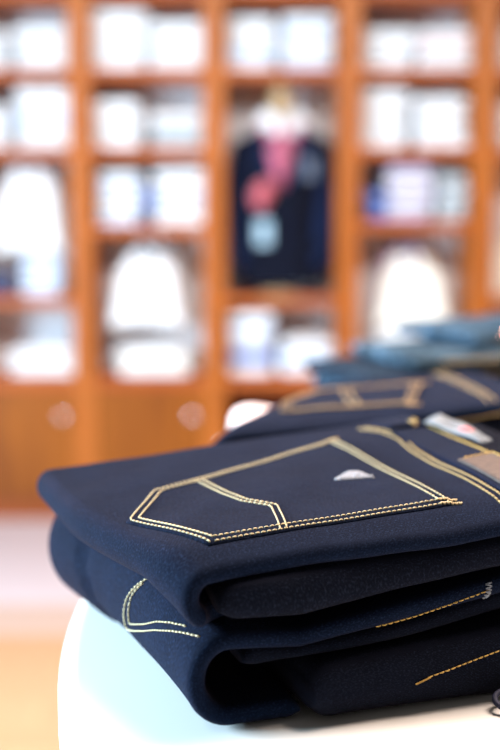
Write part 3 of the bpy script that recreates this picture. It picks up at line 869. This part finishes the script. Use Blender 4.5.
bl = patch('belt_loop', [((.224 - .018 * 1, .196 + .010 * i / 5), (.241, .196 + .010 * i / 5)) for i in range(6)], on_wb, M['denim'], upper, .003, 14)
bl_bvh = [bvh_of(bl)]
bar_tack('bar_tack', (.228, .195), (.228, .207), lambda p: drop(bl_bvh, p.x, p.y), M['thread'], bl, width=.005)
# size label sewn inside the open waist: a curved satin strip standing a little off the cloth
V, Fc = [], []
LQ = [(.236, .197), (.260, .214), (.256, .124), (.244, .119)]
nl = 14
for lev in (0, 1):
    for i in range(nl + 1):
        for j in range(7):
            s, t = i / nl, j / 6
            a = Vector(LQ[0]).lerp(Vector(LQ[3]), s); b = Vector(LQ[1]).lerp(Vector(LQ[2]), s); p = a.lerp(b, t)
            z = .1045 + .09 * p.x + .05 * p.y + .0022 + .0012 * math.sin(PI * s) + .0008 * math.sin(9 * s + 3 * t)
            V.append((p.x, p.y, z + lev * .0008))
st = (nl + 1) * 7
for i in range(nl):
    for j in range(6):
        q = i * 7 + j
        Fc.append((q, q + 1, q + 8, q + 7)); Fc.append((st + q, st + q + 7, st + q + 8, st + q + 1))
rim = [j for j in range(7)] + [i * 7 + 6 for i in range(1, nl + 1)] + [nl * 7 + j for j in range(5, -1, -1)] + [i * 7 for i in range(nl - 1, 0, -1)]
for k in range(len(rim)):
    a, b = rim[k], rim[(k + 1) % len(rim)]; Fc.append((a, a + st, b + st, b))
me = bpy.data.meshes.new('size_label'); me.from_pydata(V, [], Fc)
slab = link('size_label', me, M['label'], upper); slab['label'] = 'white satin size label with pink print'
sl_bvh = [bvh_of(slab)]
def on_sl(p): return drop(sl_bvh, p.x, p.y)
patch('label_print', [((.2465, .146 + .014 * i / 5), (.2545, .146 + .014 * i / 5)) for i in range(6)], on_sl, M['label_print'], slab, .0003, 6)
stitches('label_lettering', [[(.247 + .003 * k, .170), (.2475 + .003 * k, .192)] for k in range(3)] + [[(.247 + .003 * k, .122), (.2475 + .003 * k, .138)] for k in range(3)], on_sl, M['cord'], slab, length=.002, gap=.0012, r=.0004, lift=-.0001)

# pocket corner of the lower pair wrapping its left nose
w3 = [bvh_of(wrap3)]
on3 = lambda p: near(w3, p)
stitches('pocket_stitching', [
    [(-.0190, .088, .072), (-.0233, .1065, .0490), (-.0257, .1154, .0310), (-.0250, .1200, .0205), (-.0213, .0867, .0326), (-.0152, .0572, .0432), (-.0084, .0374, .0483), (-.0025, .0238, .0501), (.004, .010, .0505)],
    [(-.0195, .092, .064), (-.0209, .1005, .0515), (-.0239, .1028, .0401), (-.0238, .1042, .0314), (-.0190, .0754, .0410), (-.0132, .0574, .0481), (-.0077, .0431, .0512), (.000, .024, .0530)]],
    on3, M['thread_cream'], wrap3, r=.0006)

# seam stitching on the front faces of the folds
FR = {o.name: o for o in upper.children}
def kids(t): return [c for c in t.children if c.type == 'MESH' and 'fold' in c.name]
up_in = [bvh_of(c) for c in kids(upper) if c.name.startswith('inner')]
lo_all = [bvh_of(c) for c in kids(lower)]
stitches('side_seam_stitching', [[(.128, 0, .0945), (.150, 0, .0975)], [(.155, 0, .0980), (.200, 0, .1030)]], lambda p: shoot(up_in, p.x, p.z), M['thread_dim'], [c for c in kids(upper) if c.name.startswith('inner')][0], r=.00045)
lo_in = [c for c in kids(lower) if c.name.startswith('inner')][0]
stitches('side_seam_stitching', [[(.082, 0, .0455), (.125, 0, .0535), (.185, 0, .0680)]], lambda p: shoot(lo_all, p.x, p.z), M['thread_dim'], wrap3, r=.00045)
lo_bot = [c for c in kids(lower) if c.name.startswith('bottom')][0]
stitches('side_seam_stitching', [[(.136, 0, .0215), (.215, 0, .0385)]], lambda p: shoot(lo_all, p.x, p.z), M['thread_dim'], lo_bot, r=.00045)
bar_tack('bar_tack', (.128, 0, .0185), (.137, 0, .0215), lambda p: shoot(lo_all, p.x, p.z), M['thread_dim'], lo_bot)
bar_tack('bar_tack', (.181, 0, .061), (.183, 0, .071), lambda p: shoot(lo_all, p.x, p.z), M['wear'], wrap3, width=.004)


# --- cord loop with a denim tab, lying at the right edge by the pile
cd = thing('cord_loop', 'navy cord loop with a denim tab on the white table at right', 'cord', O1, ROT)
lp_pts = []
for k in range(25):
    a = 2 * PI * k / 24
    lp_pts.append((.1865 + .0115 * math.cos(a), -.0255 + .0078 * math.sin(a), .0030 + .003 * (1 + math.sin(a))))
tube('loop', lp_pts, .0019, M['cord'], cd, 8)
ribbon('tab', slab_center(.1715, .205, lambda u, v: .0042 + .0 * u + .05 * (v + .05)), 16, -.053, -.041, .0024, M['wash_dark'], cd, nv=8, cap=.002, wave=.0, wrinkle=.0003, seed=71)

# --- generic folded pair for the other piles
def jeans(label, loc, rot, zlo, zhi, length, depth, un, slope, m, m_in, seed, back=.0, ply=.0055, front=.0):
    t = thing('folded_jeans', label, 'jeans', loc, rot, 'folded jeans on the round table')
    def zt(u, v): return zhi - ply + slope * u + back * v - .006 * np.exp(-((v - front) / .016) ** 2)
    def zb(u, v): return zlo + ply + slope * u + back * v
    a = ribbon('outer_fold', wrap_center(length, un, zt, zb, length * .85, .9), 90, front, front + depth, ply, m, t, nv=30, seed=seed, wrinkle=.0014, wave=.005,
               recede=lambda s: .012 * np.clip((s - .74) / .1, 0, 1))
    lo = lambda u, v: zb(u, v) + ply + .0012
    hi = lambda u, v: zt(u, v) - ply - .0012
    off = float(un(np.array(front)))
    b = ribbon('inner_fold', slab_center(.014, length + .02, lambda u, v: (lo(u, v) + hi(u, v)) / 2, un), 60, front + .002, front + depth - .012,
               lambda u, v: np.maximum((hi(u, v) - lo(u, v)) / 2, .002), m_in, t, r_edge=.007, nv=20, seed=seed + 3, cap=.012, wave=.003)
    return t, a, b, zt

# --- second pile, behind the front one
R2_, L2 = math.radians(8), Vector((-.010, .912, TZ + .0005))
def un_b(v): return -.028 + .60 * v
jeans('dark indigo jeans at the bottom of the middle pile, mostly hidden', L2, R2_, .0, .052, .30, .24, lambda v: -.015 + .5 * v, .06, M['denim'], M['denim_shaded'], 101)
t2, a2, b2, z2f = jeans('dark indigo jeans on top of the middle pile, blurred gold pocket stitching', L2, R2_, .053, .121, .29, .215, un_b, .085, M['denim'], M['denim_shaded'], 111, back=-.01)
a2b = [bvh_of(a2)]
on2 = lambda p: drop(a2b, p.x, p.y)
Q = [(.045, .052), (.058, .112), (.104, .168), (.215, .150), (.165, .022)]
pk2 = patch('back_pocket', poly_rows(*Q), on2, M['denim'], t2, .0016, 40)
pk2b = [bvh_of(pk2), a2b[0]]
on2p = lambda p: drop(pk2b, p.x, p.y)
q1, q2 = inset_poly(Q, .002), inset_poly(Q, .008)
stitches('pocket_stitching', [q1 + q1[:1], q2 + q2[:1]], on2p, M['thread_tan'], pk2, length=.004, r=.0007)
stitches('pocket_arc_stitching', [[(.128, .158), (.118, .10), (.112, .036)], [(.136, .157), (.126, .10), (.120, .034)]], on2p, M['thread_tan'], pk2, length=.004, r=.0007)
bar_tack('bar_tack', (.160, .024), (.172, .022), on2p, M['thread_tan'], pk2, width=.005)
bar_tack('bar_tack', (.208, .150), (.220, .149), on2p, M['thread_tan'], pk2, width=.005)
stitches('yoke_stitching', [[(.232, .01), (.240, .10), (.245, .22)], [(.240, .01), (.248, .10), (.253, .22)]], on2, M['thread_tan'], t2, length=.004, r=.0007)
a2all = [bvh_of(a2), bvh_of(b2)]
stitches('side_seam_stitching', [[(.13, 0, .112), (.27, 0, .132)]], lambda p: shoot(a2all, p.x, p.z), M['thread'], b2, length=.004, r=.0009)

# --- two pale pink shirts folded on the table behind the middle pile
for k in range(2):
    o = bpy.data.objects.new('folded_shirt', tinted(SHIRT[k], M['blush'])); C.objects.link(o)
    o.location = (.040 + .006 * k, 1.175, TZ + .0006 + k * .038); o.scale = (.170 - .03 * k, .68, .75)
    tag(o, '%s pale pink folded shirt on the table behind the middle jeans pile' % ('lower', 'upper')[k], 'shirt', 'pink shirts on the round table')

# --- washed jeans pile at the back right
L3 = pile_origin(.415, .672)
ws = [('dark washed jeans at the bottom of the faded pile at the back of the table', 0, .000, .034, 'wash_dark', .00, 14, .02),
      ('dark washed jeans second from bottom of the faded pile', 1, .035, .070, 'wash_dark', .008, 15, .03),
      ('faded blue jeans in the middle of the faded pile', 2, .071, .094, 'wash', .0, 13, .04),
      ('dark washed jeans below the top two of the faded pile, copper rivet on the fold', 3, .095, .114, 'wash_dark', -.004, 15, .05),
      ('grey blue faded jeans second from top of the faded pile', 4, .117, .134, 'wash_grey', .055, 12, .06),
      ('faded blue jeans topmost on the faded pile at the right photo edge', 5, .139, .156, 'wash', .14, 15, .07)]
for lab, k, z0, z1, mm, u0, rr, sl in ws:
    t3, a3, b3, _ = jeans(lab, L3, math.radians(rr), z0, z1, .42, .22, (lambda v, u0=u0: u0 - .1 * v), sl, M[mm], M['wash_dark' if k % 2 == 0 else 'wash'], 200 + 10 * k, front=.004 * (k % 2))
    bb = [bvh_of(a3), bvh_of(b3)]
    zm = z1 - .006
    stitches('hem_stitching', [[(u0 + .03, 0, zm + sl * (u0 + .03) - .004), (u0 + .26, 0, zm + sl * (u0 + .26) - .004)]], lambda p: shoot(bb, p.x, p.z), M['thread'], a3, length=.004, r=.0008)
    if k in (3, 5):
        for uu in ((.105,) if k == 3 else (.185,)):
            h = shoot(bb, uu, zm + sl * uu - .003)
            rv = lathe('rivet', [(.0065, 0), (.0065, .0015), (.0045, .003), (.002, .0035)], M['copper'], t3, 20)
            rv.matrix_local = Matrix.Translation(h[0]) @ h[1].to_track_quat('Z', 'Y').to_matrix().to_4x4()
